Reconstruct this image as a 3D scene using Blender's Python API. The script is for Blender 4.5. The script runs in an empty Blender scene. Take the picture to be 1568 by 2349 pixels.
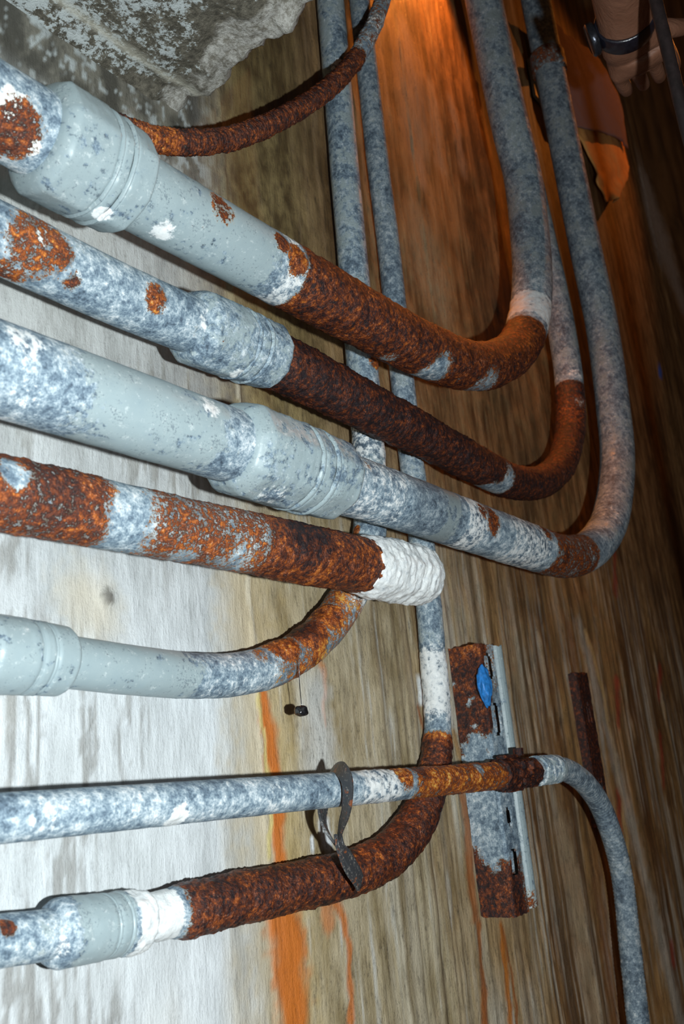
import bpy, bmesh, math, random
import numpy as np
from mathutils import Vector, Matrix

C = bpy.context.scene.collection
SC = bpy.context.scene
random.seed(7)

# ------------------------------------------------------------------ camera
# the wall is the plane Y = 0, X runs along it, Z is up, the room is at Y < 0
W, H, FPX = 1568, 2349, 2106.0
CAM = np.array([0.0, -0.57, 1.5])
PP = np.array([W/2, H/2])
hv = np.array([2390-PP[0], 1640-PP[1], FPX]); hv /= np.linalg.norm(hv)      # world X seen from the camera
uv = np.array([100-PP[0], -6000-PP[1], FPX]); uv -= hv*uv.dot(hv); uv /= np.linalg.norm(uv)
nv = np.cross(uv, hv)
M = np.array([hv, nv, uv])                                                   # camera (x right, y down, z forward) -> world

def ray(px, py):
    return M @ np.array([px-PP[0], py-PP[1], FPX])/FPX
def on(px, py, off=0.0):                 # point of the plane standing `off` metres in front of the wall
    r = ray(px, py); t = (-off-CAM[1])/r[1]
    return CAM + r*t
def deep(px, py, z):                     # point z metres in front of the lens
    return CAM + ray(px, py)*z
def proj(p):
    v = (np.asarray(p)-CAM) @ M
    return np.stack([PP[0]+FPX*v[..., 0]/v[..., 2], PP[1]+FPX*v[..., 1]/v[..., 2]], -1), v[..., 2]

cam = bpy.data.cameras.new('camera'); camo = bpy.data.objects.new('camera', cam); C.objects.link(camo)
right, up, back = M @ [1, 0, 0], M @ [0, -1, 0], M @ [0, 0, -1]
mw = Matrix.Identity(4)
for i in range(3):
    mw[i][0], mw[i][1], mw[i][2], mw[i][3] = right[i], up[i], back[i], CAM[i]
camo.matrix_world = mw
cam.sensor_fit = 'HORIZONTAL'; cam.sensor_width = 15.6; cam.lens = FPX/W*15.6
cam.clip_start = 0.02; cam.clip_end = 60
cam.dof.use_dof = True; cam.dof.focus_distance = 0.86; cam.dof.aperture_fstop = 7.1
SC.camera = camo
SC.view_settings.view_transform = 'Standard'; SC.view_settings.look = 'None'
SC.view_settings.gamma = 1; SC.view_settings.use_curve_mapping = False
SC.view_settings.exposure = 0.0

# ------------------------------------------------------------------ light
wd = bpy.data.worlds.new('world'); SC.world = wd; wd.use_nodes = True
wd.node_tree.nodes['Background'].inputs[0].default_value = (1.0, 0.42, 0.16, 1)
wd.node_tree.nodes['Background'].inputs[1].default_value = 0.025
fl = bpy.data.lights.new('camera_flash', 'POINT'); fl.energy = 40.0; fl.color = (0.90, 0.98, 1.0); fl.shadow_soft_size = 0.010
flo = bpy.data.objects.new('camera_flash', fl); C.objects.link(flo)
flo.location = CAM + right*0.155 - up*0.022
_a = on(1255, 0, 0.0); _b = on(985, 0, 0.0); lampP = np.array([_b[0]+0.0, -0.06, _b[2]+0.24])
lm = bpy.data.lights.new('work_lamp', 'SPOT'); lm.energy = 34.0; lm.color = (1.0, 0.27, 0.035); lm.shadow_soft_size = 0.02
lm.spot_size = math.radians(58); lm.spot_blend = 0.7
lmo = bpy.data.objects.new('work_lamp', lm); C.objects.link(lmo); lmo.location = lampP
lmo.rotation_euler = Vector(on(985, 90, 0)-lampP).to_track_quat('-Z', 'Y').to_euler()

l2 = bpy.data.lights.new('orange_fill', 'SPOT'); l2.energy = 12.0; l2.color = (1.0, 0.27, 0.035); l2.shadow_soft_size = 0.02; l2.spot_size = math.radians(62); l2.spot_blend = 0.6  # added unseen spot that puts orange on the risers' right edges
l2o = bpy.data.objects.new('orange_fill', l2); C.objects.link(l2o); l2p = np.array([_a[0]+0.75, -0.62, _a[2]+0.25]); l2o.location = l2p
l2o.rotation_euler = Vector(on(1290, 330, 0.05)-l2p).to_track_quat('-Z', 'Y').to_euler()

# ------------------------------------------------------------------ noise (vectorised)
def _h(ix, iy, iz, s):
    n = (ix*374761393 + iy*668265263 + iz*2147483647 + s*974634777) & 0xffffffff
    n = ((n ^ (n >> 13))*1274126177) & 0xffffffff
    n = ((n ^ (n >> 16))*2246822519) & 0xffffffff
    return ((n ^ (n >> 15)) & 0xffff)/65535.0
def vn(P, s=0):
    P = np.asarray(P, float); F = np.floor(P); f = P-F; I = F.astype(np.int64); f = f*f*(3-2*f)
    r = 0
    for dx in (0, 1):
        wx = f[:, 0] if dx else 1-f[:, 0]
        for dy in (0, 1):
            wy = f[:, 1] if dy else 1-f[:, 1]
            for dz in (0, 1):
                wz = f[:, 2] if dz else 1-f[:, 2]
                r = r + wx*wy*wz*_h(I[:, 0]+dx, I[:, 1]+dy, I[:, 2]+dz, s)
    return r
def fbm(P, s=0, o=4, g=0.5):
    P = np.asarray(P, float); r = 0; a = 1; t = 0
    for k in range(o):
        r = r + a*vn(P*(2.03**k)+k*17.3, s+k); t += a; a *= g
    return r/t
def sstep(a, b, x):
    t = np.clip((x-a)/(b-a), 0, 1); return t*t*(3-2*t)

# ------------------------------------------------------------------ mesh helpers
def mesh(name, V, Q, m, parent=None, attrs=None, smooth=True, origin=None):
    V = np.asarray(V, float); me = bpy.data.meshes.new(name)
    if origin is None:
        origin = np.array(parent.location) if parent is not None and parent.type == 'EMPTY' else np.zeros(3)
        local = V-origin
        loc = (0, 0, 0)
    else:
        local = V-origin; loc = origin
    if isinstance(Q, np.ndarray):
        k = Q.shape[1]
        me.vertices.add(len(V)); me.vertices.foreach_set('co', local.ravel())
        me.loops.add(Q.size); me.loops.foreach_set('vertex_index', Q.ravel().astype(np.int32))
        me.polygons.add(len(Q)); me.polygons.foreach_set('loop_start', np.arange(0, Q.size, k, dtype=np.int32))
        me.update(calc_edges=True)
    else:
        me.from_pydata(local.tolist(), [], Q)
    me.polygons.foreach_set('use_smooth', np.full(len(me.polygons), smooth))
    for n, a in (attrs or {}).items():
        if a.ndim == 1:
            at = me.attributes.new(n, 'FLOAT', 'POINT'); at.data.foreach_set('value', a.astype(np.float32))
        else:
            at = me.attributes.new(n, 'FLOAT_COLOR', 'POINT')
            at.data.foreach_set('color', np.concatenate([a, np.ones((len(a), 1))], 1).astype(np.float32).ravel())
    me.materials.append(m)
    o = bpy.data.objects.new(name, me); C.objects.link(o)
    o.location = loc
    if parent is not None: o.parent = parent
    return o
def gridq(nu, nv_, wrap=True):
    i = np.arange(nu-1)[:, None]; n2 = nv_ if wrap else nv_-1
    j = np.arange(n2)[None, :]; j1 = (j+1) % nv_
    return np.stack([i*nv_+j, i*nv_+j1, (i+1)*nv_+j1, (i+1)*nv_+j], -1).reshape(-1, 4)
def tag(o, label=None, cat=None, group=None, kind=None):
    for k, v in (('label', label), ('category', cat), ('group', group), ('kind', kind)):
        if v: o[k] = v
    return o
def thing(name, label, cat, loc, group=None):
    o = bpy.data.objects.new(name, None); o.empty_display_size = 0.02; C.objects.link(o); o.location = tuple(loc)
    return tag(o, label, cat, group)
def spline(pts, ds):
    pts = np.asarray(pts, float); out = []
    p = np.vstack([2*pts[0]-pts[1], pts, 2*pts[-1]-pts[-2]])
    for i in range(1, len(p)-2):
        p0, p1, p2, p3 = p[i-1:i+3]
        a, b, c = [max(np.linalg.norm(q-w), 1e-6)**0.5 for q, w in ((p1, p0), (p2, p1), (p3, p2))]
        m1 = b*((p1-p0)/a-(p2-p0)/(a+b)+(p2-p1)/b); m2 = b*((p2-p1)/b-(p3-p1)/(b+c)+(p3-p2)/c)
        n = max(int(np.linalg.norm(p2-p1)/0.0015), 4)
        t = np.linspace(0, 1, n, endpoint=False)[:, None]
        out.append((2*t**3-3*t**2+1)*p1+(t**3-2*t**2+t)*m1+(-2*t**3+3*t**2)*p2+(t**3-t**2)*m2)
    out.append(pts[-1][None]); q = np.vstack(out)
    s = np.concatenate([[0], np.cumsum(np.linalg.norm(np.diff(q, axis=0), axis=1))])
    n = max(int(s[-1]/ds), 2); u = np.linspace(0, s[-1], n)
    q = np.stack([np.interp(u, s, q[:, k]) for k in range(3)], 1)
    for _ in range(6):
        q[1:-1] = 0.25*q[:-2]+0.5*q[1:-1]+0.25*q[2:]
    s = np.concatenate([[0], np.cumsum(np.linalg.norm(np.diff(q, axis=0), axis=1))])
    return q, s
def frames(q, first=None):
    T = np.gradient(q, axis=0); T /= np.linalg.norm(T, axis=1)[:, None]
    a = np.array(first if first is not None else [0, -1.0, 0.0]); a = a-T[0]*a.dot(T[0]); a /= np.linalg.norm(a)
    N = [a]
    for i in range(1, len(q)):
        a = N[-1]-T[i]*N[-1].dot(T[i]); N.append(a/np.linalg.norm(a))
    N = np.array(N); return T, N, np.cross(T, N)

# ------------------------------------------------------------------ material helpers
class NT:
    def __init__(s, name):
        s.m = bpy.data.materials.new(name); s.m.use_nodes = True; s.t = s.m.node_tree
        s.b = s.t.nodes['Principled BSDF']; s.co = s.n('ShaderNodeTexCoord').outputs['Object']
    def n(s, ty, **k):
        x = s.t.nodes.new(ty)
        for a, v in k.items(): setattr(x, a, v)
        return x
    def put(s, sock, v):
        if isinstance(v, bpy.types.NodeSocket): s.t.links.new(v, sock)
        elif isinstance(v, tuple) and len(v) == 3 and sock.type == 'RGBA': sock.default_value = (*v, 1)
        else: sock.default_value = v
    def math(s, op, a, b=0.0, c=0.0, clamp=False):
        x = s.n('ShaderNodeMath', operation=op, use_clamp=clamp)
        s.put(x.inputs[0], a); s.put(x.inputs[1], b); s.put(x.inputs[2], c); return x.outputs[0]
    def ma(s, a, m_, ad): return s.math('MULTIPLY_ADD', a, m_, ad)
    def noise(s, sc, det=5, ro=0.6, co=None, stretch=None, dist=0.0):
        co = co or s.co
        if stretch:
            mp = s.n('ShaderNodeMapping'); s.put(mp.inputs['Vector'], co); mp.inputs['Scale'].default_value = stretch; co = mp.outputs[0]
        x = s.n('ShaderNodeTexNoise'); s.put(x.inputs['Vector'], co)
        x.inputs['Scale'].default_value = sc; x.inputs['Detail'].default_value = det; x.inputs['Roughness'].default_value = ro
        x.inputs['Distortion'].default_value = dist
        return x.outputs['Fac']
    def attr(s, n): return s.n('ShaderNodeAttribute', attribute_name=n)
    def ramp(s, f, *st):
        x = s.n('ShaderNodeValToRGB'); s.put(x.inputs[0], f); e = x.color_ramp.elements
        while len(e) < len(st): e.new(0.5)
        for el, (p, c) in zip(e, st): el.position = p; el.color = (*c, 1)
        return x.outputs[0]
    def ss(s, f, a, b):
        x = s.n('ShaderNodeMapRange', interpolation_type='SMOOTHSTEP'); s.put(x.inputs[0], f)
        x.inputs[1].default_value = a; x.inputs[2].default_value = b; return x.outputs[0]
    def mix(s, f, a, b, mode='MIX'):
        x = s.n('ShaderNodeMix', data_type='RGBA', blend_type=mode); s.put(x.inputs[0], f); s.put(x.inputs[6], a); s.put(x.inputs[7], b); return x.outputs[2]
    def mixf(s, f, a, b):
        x = s.n('ShaderNodeMix', data_type='FLOAT'); s.put(x.inputs[0], f); s.put(x.inputs[2], a); s.put(x.inputs[3], b); return x.outputs[0]
    def bump(s, h, dist, stren=1.0):
        x = s.n('ShaderNodeBump'); s.put(x.inputs['Height'], h); x.inputs['Distance'].default_value = dist; x.inputs['Strength'].default_value = stren
        s.put(s.b.inputs['Normal'], x.outputs[0])
    def out(s, col, rough, metal=0.0, spec=0.5):
        s.put(s.b.inputs['Base Color'], col); s.put(s.b.inputs['Roughness'], rough); s.put(s.b.inputs['Metallic'], metal)
        s.put(s.b.inputs['Specular IOR Level'], spec); return s.m

def corroded():      # galvanised steel: grey paint, zinc bloom, rust and white crust placed by the attributes rust / paint / white / hot
    t = NT('corroded_steel')
    n1 = t.noise(45, 6, 0.65); n2 = t.noise(150, 6, 0.7); n3 = t.noise(520, 4, 0.7); n4 = t.noise(170, 8, 0.74); n5 = t.noise(17, 3, 0.6)
    rust, paint, white, hot = [t.attr(a).outputs['Fac'] for a in ('rust', 'paint', 'white', 'hot')]; grime_dim = t.attr('grime_dim').outputs['Fac']
    z = t.math('ADD', t.ma(n2, 0.75, 0.0), t.ma(n1, 0.5, -0.1))
    z = t.math('ADD', z, t.ma(n3, 0.45, -0.25))
    z = t.math('ADD', t.ma(z, 1.75, -0.39), t.ma(n5, 0.6, -0.3))
    zinc = t.ramp(z, (0.14, (0.05, 0.075, 0.105)), (0.36, (0.14, 0.20, 0.26)), (0.50, (0.25, 0.33, 0.39)), (0.66, (0.46, 0.54, 0.59)), (0.84, (0.80, 0.83, 0.84)))
    pm = t.ss(t.math('ADD', paint, t.math('ADD', t.math('ADD', t.ma(n1, 1.5, -0.75), t.ma(n5, 0.7, -0.35)), t.ma(n4, 1.5, -0.75))), 0.40, 0.58)
    pcol = t.mix(n1, (0.25, 0.325, 0.36), (0.37, 0.44, 0.445))
    pcol = t.mix(t.math('MULTIPLY', t.ss(n4, 0.56, 0.66), 0.55), pcol, (0.60, 0.66, 0.66)); pit = t.math('MULTIPLY', t.ss(t.math('ADD', n3, t.ma(n1, 0.8, -0.4)), 0.62, 0.70), 0.7)
    pcol = t.mix(pit, pcol, (0.15, 0.19, 0.22))
    col = t.mix(pm, zinc, pcol)
    wm = t.ss(t.math('ADD', white, t.math('ADD', t.ma(n2, 1.3, -0.65), t.ma(n4, 1.1, -0.55))), 0.40, 0.66)
    wcol = t.ramp(n2, (0.3, (0.62, 0.66, 0.68)), (0.6, (0.86, 0.88, 0.87)))
    col = t.mix(wm, col, wcol)
    rv = t.math('ADD', rust, t.math('ADD', t.ma(n1, 0.8, -0.4), t.math('ADD', t.ma(n4, 1.6, -0.8), t.ma(n3, 1.2, -0.6))))
    rm = t.ss(rv, 0.44, 0.55)
    halo = t.math('MULTIPLY', t.ss(rv, 0.30, 0.47), t.ss(rust, 0.05, 0.3))
    col = t.mix(t.math('MULTIPLY', halo, 0.42), col, (0.56, 0.33, 0.11))
    k = t.math('ADD', t.math('ADD', t.ma(n4, 2.2, -0.69), t.ma(n3, 0.8, -0.4)), t.ma(hot, 0.52, -0.20))
    k = t.math('ADD', k, t.ma(n1, 0.5, -0.25))
    rcol = t.ramp(k, (0.18, (0.016, 0.009, 0.011)), (0.38, (0.075, 0.020, 0.011)), (0.56, (0.185, 0.042, 0.011)), (0.74, (0.42, 0.105, 0.016)), (0.88, (0.68, 0.225, 0.03)), (1.0, (0.78, 0.46, 0.10)))
    speck = t.math('MULTIPLY', t.ss(n3, 0.58, 0.66), t.ss(n1, 0.45, 0.6))
    rcol = t.mix(t.math('MULTIPLY', speck, t.ma(hot, 1.0, -0.02)), rcol, (0.56, 0.40, 0.34))
    col = t.mix(rm, col, rcol)
    col = t.mix(t.math('MULTIPLY', grime_dim, t.ma(n5, 1.2, 0.3), clamp=True), col, t.mix(0.35, (0.045, 0.038, 0.032), col))  # dirt, plus the dimness of the risers painted into their colour
    rgh = t.mixf(rm, t.mixf(pm, 0.62, 0.42), t.ma(n2, 0.7, 0.10))
    h = t.math('ADD', t.math('MULTIPLY', n2, t.mixf(rm, 0.45, 1.0)), t.math('MULTIPLY', n3, t.mixf(rm, 0.25, 0.6)))
    h = t.math('ADD', h, t.math('MULTIPLY', rm, 0.25))
    h = t.mixf(t.math('MULTIPLY', pm, t.math('SUBTRACT', 1.0, rm)), h, 0.4)
    t.bump(h, 0.0022, 0.9)
    return t.out(col, rgh, 0.0, 0.45)
STEEL = corroded()

def flat(name, col, rough=0.6, var=0.25, sc=120, metal=0.0, bump=0.0006, spec=0.5):
    t = NT(name); n = t.noise(sc, 5, 0.65)
    c = t.mix(t.ss(n, 0.3, 0.7), tuple(x*(1-var) for x in col), tuple(min(1, x*(1+var)) for x in col))
    if bump: t.bump(n, bump, 0.8)
    return t.out(c, rough, metal, spec)

# ------------------------------------------------------------------ the wall
def wallXZ(px, py):
    p = on(px, py); return p[0], p[2]
def build_wall():
    xs = np.concatenate([np.arange(-1.2, -0.32, 0.02), np.arange(-0.32, 1.25, 0.0028), np.arange(1.25, 2.6, 0.006), np.arange(2.6, 6.0, 0.05)])
    zs = np.concatenate([np.arange(-0.2, 0.75, 0.03), np.arange(0.75, 2.25, 0.0045), np.arange(2.25, 3.2, 0.015), np.arange(3.2, 6.5, 0.08)])
    X, Z = np.meshgrid(xs, zs, indexing='ij'); X = X.ravel(); Z = Z.ravel(); n0 = np.zeros_like(X)
    def sn(fx, fz, s, o=3): return fbm(np.stack([X*fx, n0, Z*fz], 1), s, o)
    grain = sn(260, 22, 1, 3); streak = fbm(np.stack([X*80, n0, Z*5], 1), 5, 5, .68); wide = sn(22, 1.6, 9, 3); blot = sn(9, 7, 13, 4); fine = sn(160, 120, 17, 3); mid = fbm(np.stack([X*45, n0, Z*24], 1), 21, 5, .65)
    Xs, _ = wallXZ(590, 1590)
    u = X-Xs
    dX = wallXZ(1380, 1800)[0]
    # sawn boards pressed into the concrete: edges of uneven height right of the seam
    rr = np.random.RandomState(4); edges = [Xs+0.10]
    while edges[-1] < 6: edges.append(edges[-1]+rr.uniform(0.03, 0.10))
    edges = np.array(edges); k = np.clip(np.searchsorted(edges, X), 0, len(edges)-1)
    lev = rr.uniform(-0.0022, 0.0022, len(edges)+1)[k]; tone = rr.uniform(0, 1, len(edges)+1)[k]
    de = np.minimum(np.abs(X-edges[np.clip(k-1, 0, None)]), np.abs(X-edges[k]))
    ridge = np.exp(-(de/0.003)**2)
    bm_ = sstep(0.05, 0.3, u)
    Y = -(bm_*(lev+ridge*0.0022*(streak-0.3)) + (grain-0.5)*0.0016*(0.35+bm_) + (mid-0.5)*0.003 + (blot-0.5)*0.006)
    seam = np.exp(-((u+0.006*(sn(1, 6, 31)-0.5))/0.0028)**2)
    Y -= seam*0.002*(0.4+fine)
    # colour
    def c(*v): return np.array(v)[None, :]
    def mixc(a, b, f): return a*(1-f[:, None])+b*f[:, None]
    pale = mixc(c(.50, .525, .53), c(.72, .755, .775), sstep(.32, .62, .3*streak+.4*blot+.3*mid))
    pale = mixc(pale, c(.22, .21, .19), sstep(.50, .60, .5*mid+.5*grain)*.72*sstep(.50, .62, fbm(np.stack([X*7, n0, Z*5], 1), 77, 3)))
    pale = mixc(pale, c(.56, .49, .37), sstep(.55, .75, .5*wide+.5*blot)*.5)
    tan = mixc(c(.31, .235, .12), c(.58, .49, .33), sstep(.3, .66, .5*streak+.5*mid))
    tan = mixc(tan, c(.66, .66, .62), sstep(.55, .72, .7*streak+.3*grain)*.8)
    brown = mixc(c(.13, .058, .018), c(.46, .265, .10), sstep(.3, .66, .5*streak+.25*tone+.25*mid))
    brown = mixc(brown, c(.58, .47, .33), sstep(.57, .70, .75*streak+.25*grain)*.75)
    col = mixc(pale, tan, sstep(-.06, .05, u+(wide-.5)*.16))
    col = mixc(col, brown, sstep(.24, .62, u+(wide-.5)*.35+(blot-.5)*.2))
    # olive, grimy upper part
    lng = fbm(np.stack([X*130, n0, Z*1.4], 1), 61, 4, .6); lng2 = fbm(np.stack([X*60, n0+3, Z*.8], 1), 66, 3, .6); brk = sstep(.35, .6, fbm(np.stack([X*12, n0, Z*6], 1), 71, 3))
    fr = sstep(.06, .28, u)*sstep(2.1, 1.6, Z)
    col = mixc(col, c(.62, .60, .52), sstep(.56, .68, lng)*fr*.62*brk)
    col = mixc(col, c(.085, .05, .02), sstep(.46, .34, lng)*fr*.55)
    col = mixc(col, c(.60, .55, .45), sstep(.56, .66, lng2)*fr*.45*brk)
    edge_d = np.exp(-(de/.0045)**2); pick = (tone*7 % 1) > .5
    col = mixc(col, c(.07, .04, .018), edge_d*bm_*.75*pick); col = mixc(col, c(.64, .56, .42), edge_d*bm_*.6*(~pick)*brk)
    hz = sstep(1.58, 1.95, Z+(blot-.5)*.25)
    ol = mixc(c(.085, .052, .018), c(.34, .25, .10), sstep(.3, .7, .5*mid+.3*fine+.2*streak)); ol = mixc(ol, mixc(c(.09, .043, .014), c(.36, .205, .085), sstep(.3, .7, .6*streak+.4*mid)), sstep(.08, .22, u))
    col = mixc(col, ol, hz*sstep(-.16, .04, u)*.92)
    col = mixc(col, c(.055, .035, .02), sstep(.55, .72, .5*blot+.5*wide)*hz*sstep(.1, .4, u)*.8)
    gr = mixc(c(.25, .25, .22), c(.50, .51, .48), sstep(.3, .7, mid)); col = mixc(col, gr, hz*sstep(.0, -.2, u)*.7)
    # grimy strip under the slab with flecks of pale paint left on it
    zt_ = wallXZ(300, 300)[1]; strip = sstep(zt_-.035, zt_+.01, Z+(blot-.5)*.06)*sstep(.0, -.06, u)
    col = mixc(col, mixc(c(.075, .07, .055), c(.24, .225, .18), sstep(.35, .65, mid)), strip*.95)
    col = mixc(col, c(.55, .60, .60), sstep(.53, .59, .45*mid+.55*fine)*strip*.85)
    # marks with a shape of their own: (points in the photo's wall plane, half width m, colour, strength)
    def run(pts, w, rgb, k_=1.0, soft=.5, wob=.004, seed=40):
        nonlocal col
        q = np.array([wallXZ(*p) for p in pts]); d = np.full(len(X), 9.0); ww = np.full(len(X), w if np.isscalar(w) else w[0])
        box = (X > q[:, 0].min()-.08) & (X < q[:, 0].max()+.08) & (Z > q[:, 1].min()-.08) & (Z < q[:, 1].max()+.08)
        idx = np.nonzero(box)[0]; x = X[idx]+(fbm(np.stack([X[idx]*30, n0[idx], Z[idx]*35], 1), seed, 3)-.5)*wob*4; z = Z[idx]
        best = np.full(len(idx), 9.0); wi = np.zeros(len(idx))
        for i in range(len(q)-1):
            a, b = q[i], q[i+1]; ab = b-a; t = np.clip(((x-a[0])*ab[0]+(z-a[1])*ab[1])/ab.dot(ab), 0, 1)
            dd = np.hypot(x-a[0]-t*ab[0], z-a[1]-t*ab[1]); w_ = w if np.isscalar(w) else w[i]*(1-t)+w[i+1]*t
            up_ = dd < best; best = np.where(up_, dd, best); wi = np.where(up_, w_, wi)
        f = np.zeros(len(X)); f[idx] = sstep(1+soft, 1-soft, best/np.maximum(wi, 1e-5)*(0.6+.8*fine[idx]))*k_
        col = mixc(col, c(*rgb), f)
        return f
    OR, YE, DR = (.62, .16, .015), (.55, .38, .12), (.36, .10, .015)
    run([(560, 1300), (590, 1590), (620, 1900), (660, 2349), (690, 2600)], .035, YE, .55, .8)
    run([(545, 880), (590, 1590)], .0025, (.62, .55, .42), .8)
    run([(598, 1590), (610, 1680), (630, 1830), (640, 1960), (655, 2060)], [.006, .010, .009, .008, .010], OR, .95)
    run([(640, 2060), (665, 2180), (680, 2349), (690, 2500)], [.018, .020, .016, .014], OR, .95)
    run([(592, 1590), (612, 1800), (622, 1960)], .0025, (.75, .62, .25), .9, seed=44)
    run([(725, 1480), (740, 1545), (748, 1660)], [.006, .004, .002], (.60, .22, .05), .8)
    run([(765, 2050), (795, 2160), (810, 2349)], [.006, .004, .003], OR, .85)
    run([(745, 2060), (750, 2120)], .008, OR, .6)
    run([(1095, 2120), (1105, 2230), (1112, 2349), (1118, 2450)], .0055, DR, .9)
    run([(1145, 2125), (1160, 2230), (1170, 2349), (1178, 2450)], .006, (.55, .17, .02), .9)
    run([(1150, 2130), (1175, 2230), (1185, 2349)], .003, DR, .8)
    run([(1060, 1830), (1075, 1950), (1085, 2100)], .008, DR, .8)
    run([(1040, 1680), (1055, 1740)], .006, (.45, .25, .08), .8)
    run([(958, 1562), (962, 1605)], .007, (.80, .82, .82), .95)
    run([(955, 1620), (968, 1680)], .003, (.35, .1, .03), .8)
    run([(745, 1890), (752, 1935)], .008, (.80, .84, .88), .9); run([(715, 1925), (718, 1950)], .003, (.85, .88, .9), .9)
    run([(720, 1590), (735, 1750)], .022, (.74, .78, .80), .6, .9)
    run([(1345, 1450), (1380, 1570), (1410, 1720), (1430, 1850), (1440, 1950)], .008, (.62, .42, .18), .85)
    for a in (((1410, 1270), (1408, 1360)), ((1418, 1820), (1424, 1900)), ((1415, 1560), (1420, 1660)), ((1515, 1690), (1520, 1800)), ((1535, 2165), (1542, 2205)), ((1512, 1530), (1514, 1600)), ((1405, 1000), (1402, 1090)), ((1562, 690), (1568, 730))):
        run(a, .008, (.42, .03, .02), .6, .9)
    run([(1512, 849), (1512, 857)], .012, (.05, .16, .70), .95, .3, 0)
    run([(1480, 420), (1500, 500), (1525, 580), (1560, 680)], [.05, .09, .10, .06], (.62, .56, .50), .8, .8)
    run([(925, 60), (945, 200), (955, 330), (965, 420)], [.02, .04, .03, .01], (.45, .33, .22), .6, .8)
    run([(985, 190), (1010, 380)], [.012, .016], (.45, .35, .24), .6, .8); run([(1030, 230), (1060, 390)], [.010, .012], (.42, .32, .22), .6, .8)
    run([(960, 510), (990, 640), (1010, 700)], [.03, .05, .03], (.46, .36, .22), .5, .9)
    run([(1300, 1440), (1345, 1700), (1370, 2000), (1410, 2349)], .018, (.20, .07, .02), .6, .8)
    run([(1330, 1440), (1440, 1850), (1560, 2349)], .016, (.50, .48, .42), .6, .8)
    run([(1290, 1900), (1330, 2120), (1370, 2349)], .020, (.50, .38, .24), .6, .8)
    # spalled patch with an embedded lump
    f = run([(190, 1360), (215, 1400)], .022, (.62, .55, .42), .7, .9); Y += f*0.003*(mid-.2)
    f = run([(235, 1365), (242, 1372)], .005, (.16, .15, .13), .9); Y -= f*0.004
    V = np.stack([X, Y, Z], 1)
    t = NT('board_marked_concrete'); cc = t.attr('col').outputs['Color']
    g = t.noise(240, 5, 0.65, stretch=(1, 1, 0.2)); g2 = t.noise(420, 5, 0.7); g3 = t.noise(80, 8, 0.75, stretch=(1, 1, 0.38))
    v = t.math('ADD', t.math('ADD', t.ma(g, 0.9, -0.45), t.ma(g2, 0.7, -0.35)), t.ma(g3, 0.9, -0.45)); v = t.math('MULTIPLY', v, t.attr('grainy').outputs['Fac'])
    dk = t.mix(t.ss(v, 0.05, -0.42), cc, t.mix(0.72, cc, (0.03, 0.025, 0.02)))
    col2 = t.mix(t.ss(v, 0.06, 0.5), dk, t.mix(0.4, t.mix(0.5, cc, cc, 'SCREEN'), cc))
    t.bump(t.math('ADD', t.math('ADD', g, t.ma(g2, 0.5, 0)), g3), 0.0016, 0.9)
    m = t.out(col2, t.mixf(g3, 0.35, 0.75), 0, 0.4)
    o = mesh('wall_back', V, gridq(len(xs), len(zs), False), m, attrs={'col': col, 'grainy': .42+.58*sstep(-.05, .12, u)+.2*hz*(u < 0)})
    return tag(o, 'board-marked concrete wall, whitish then brown, with orange rust runs', kind='structure')
build_wall()

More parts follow.
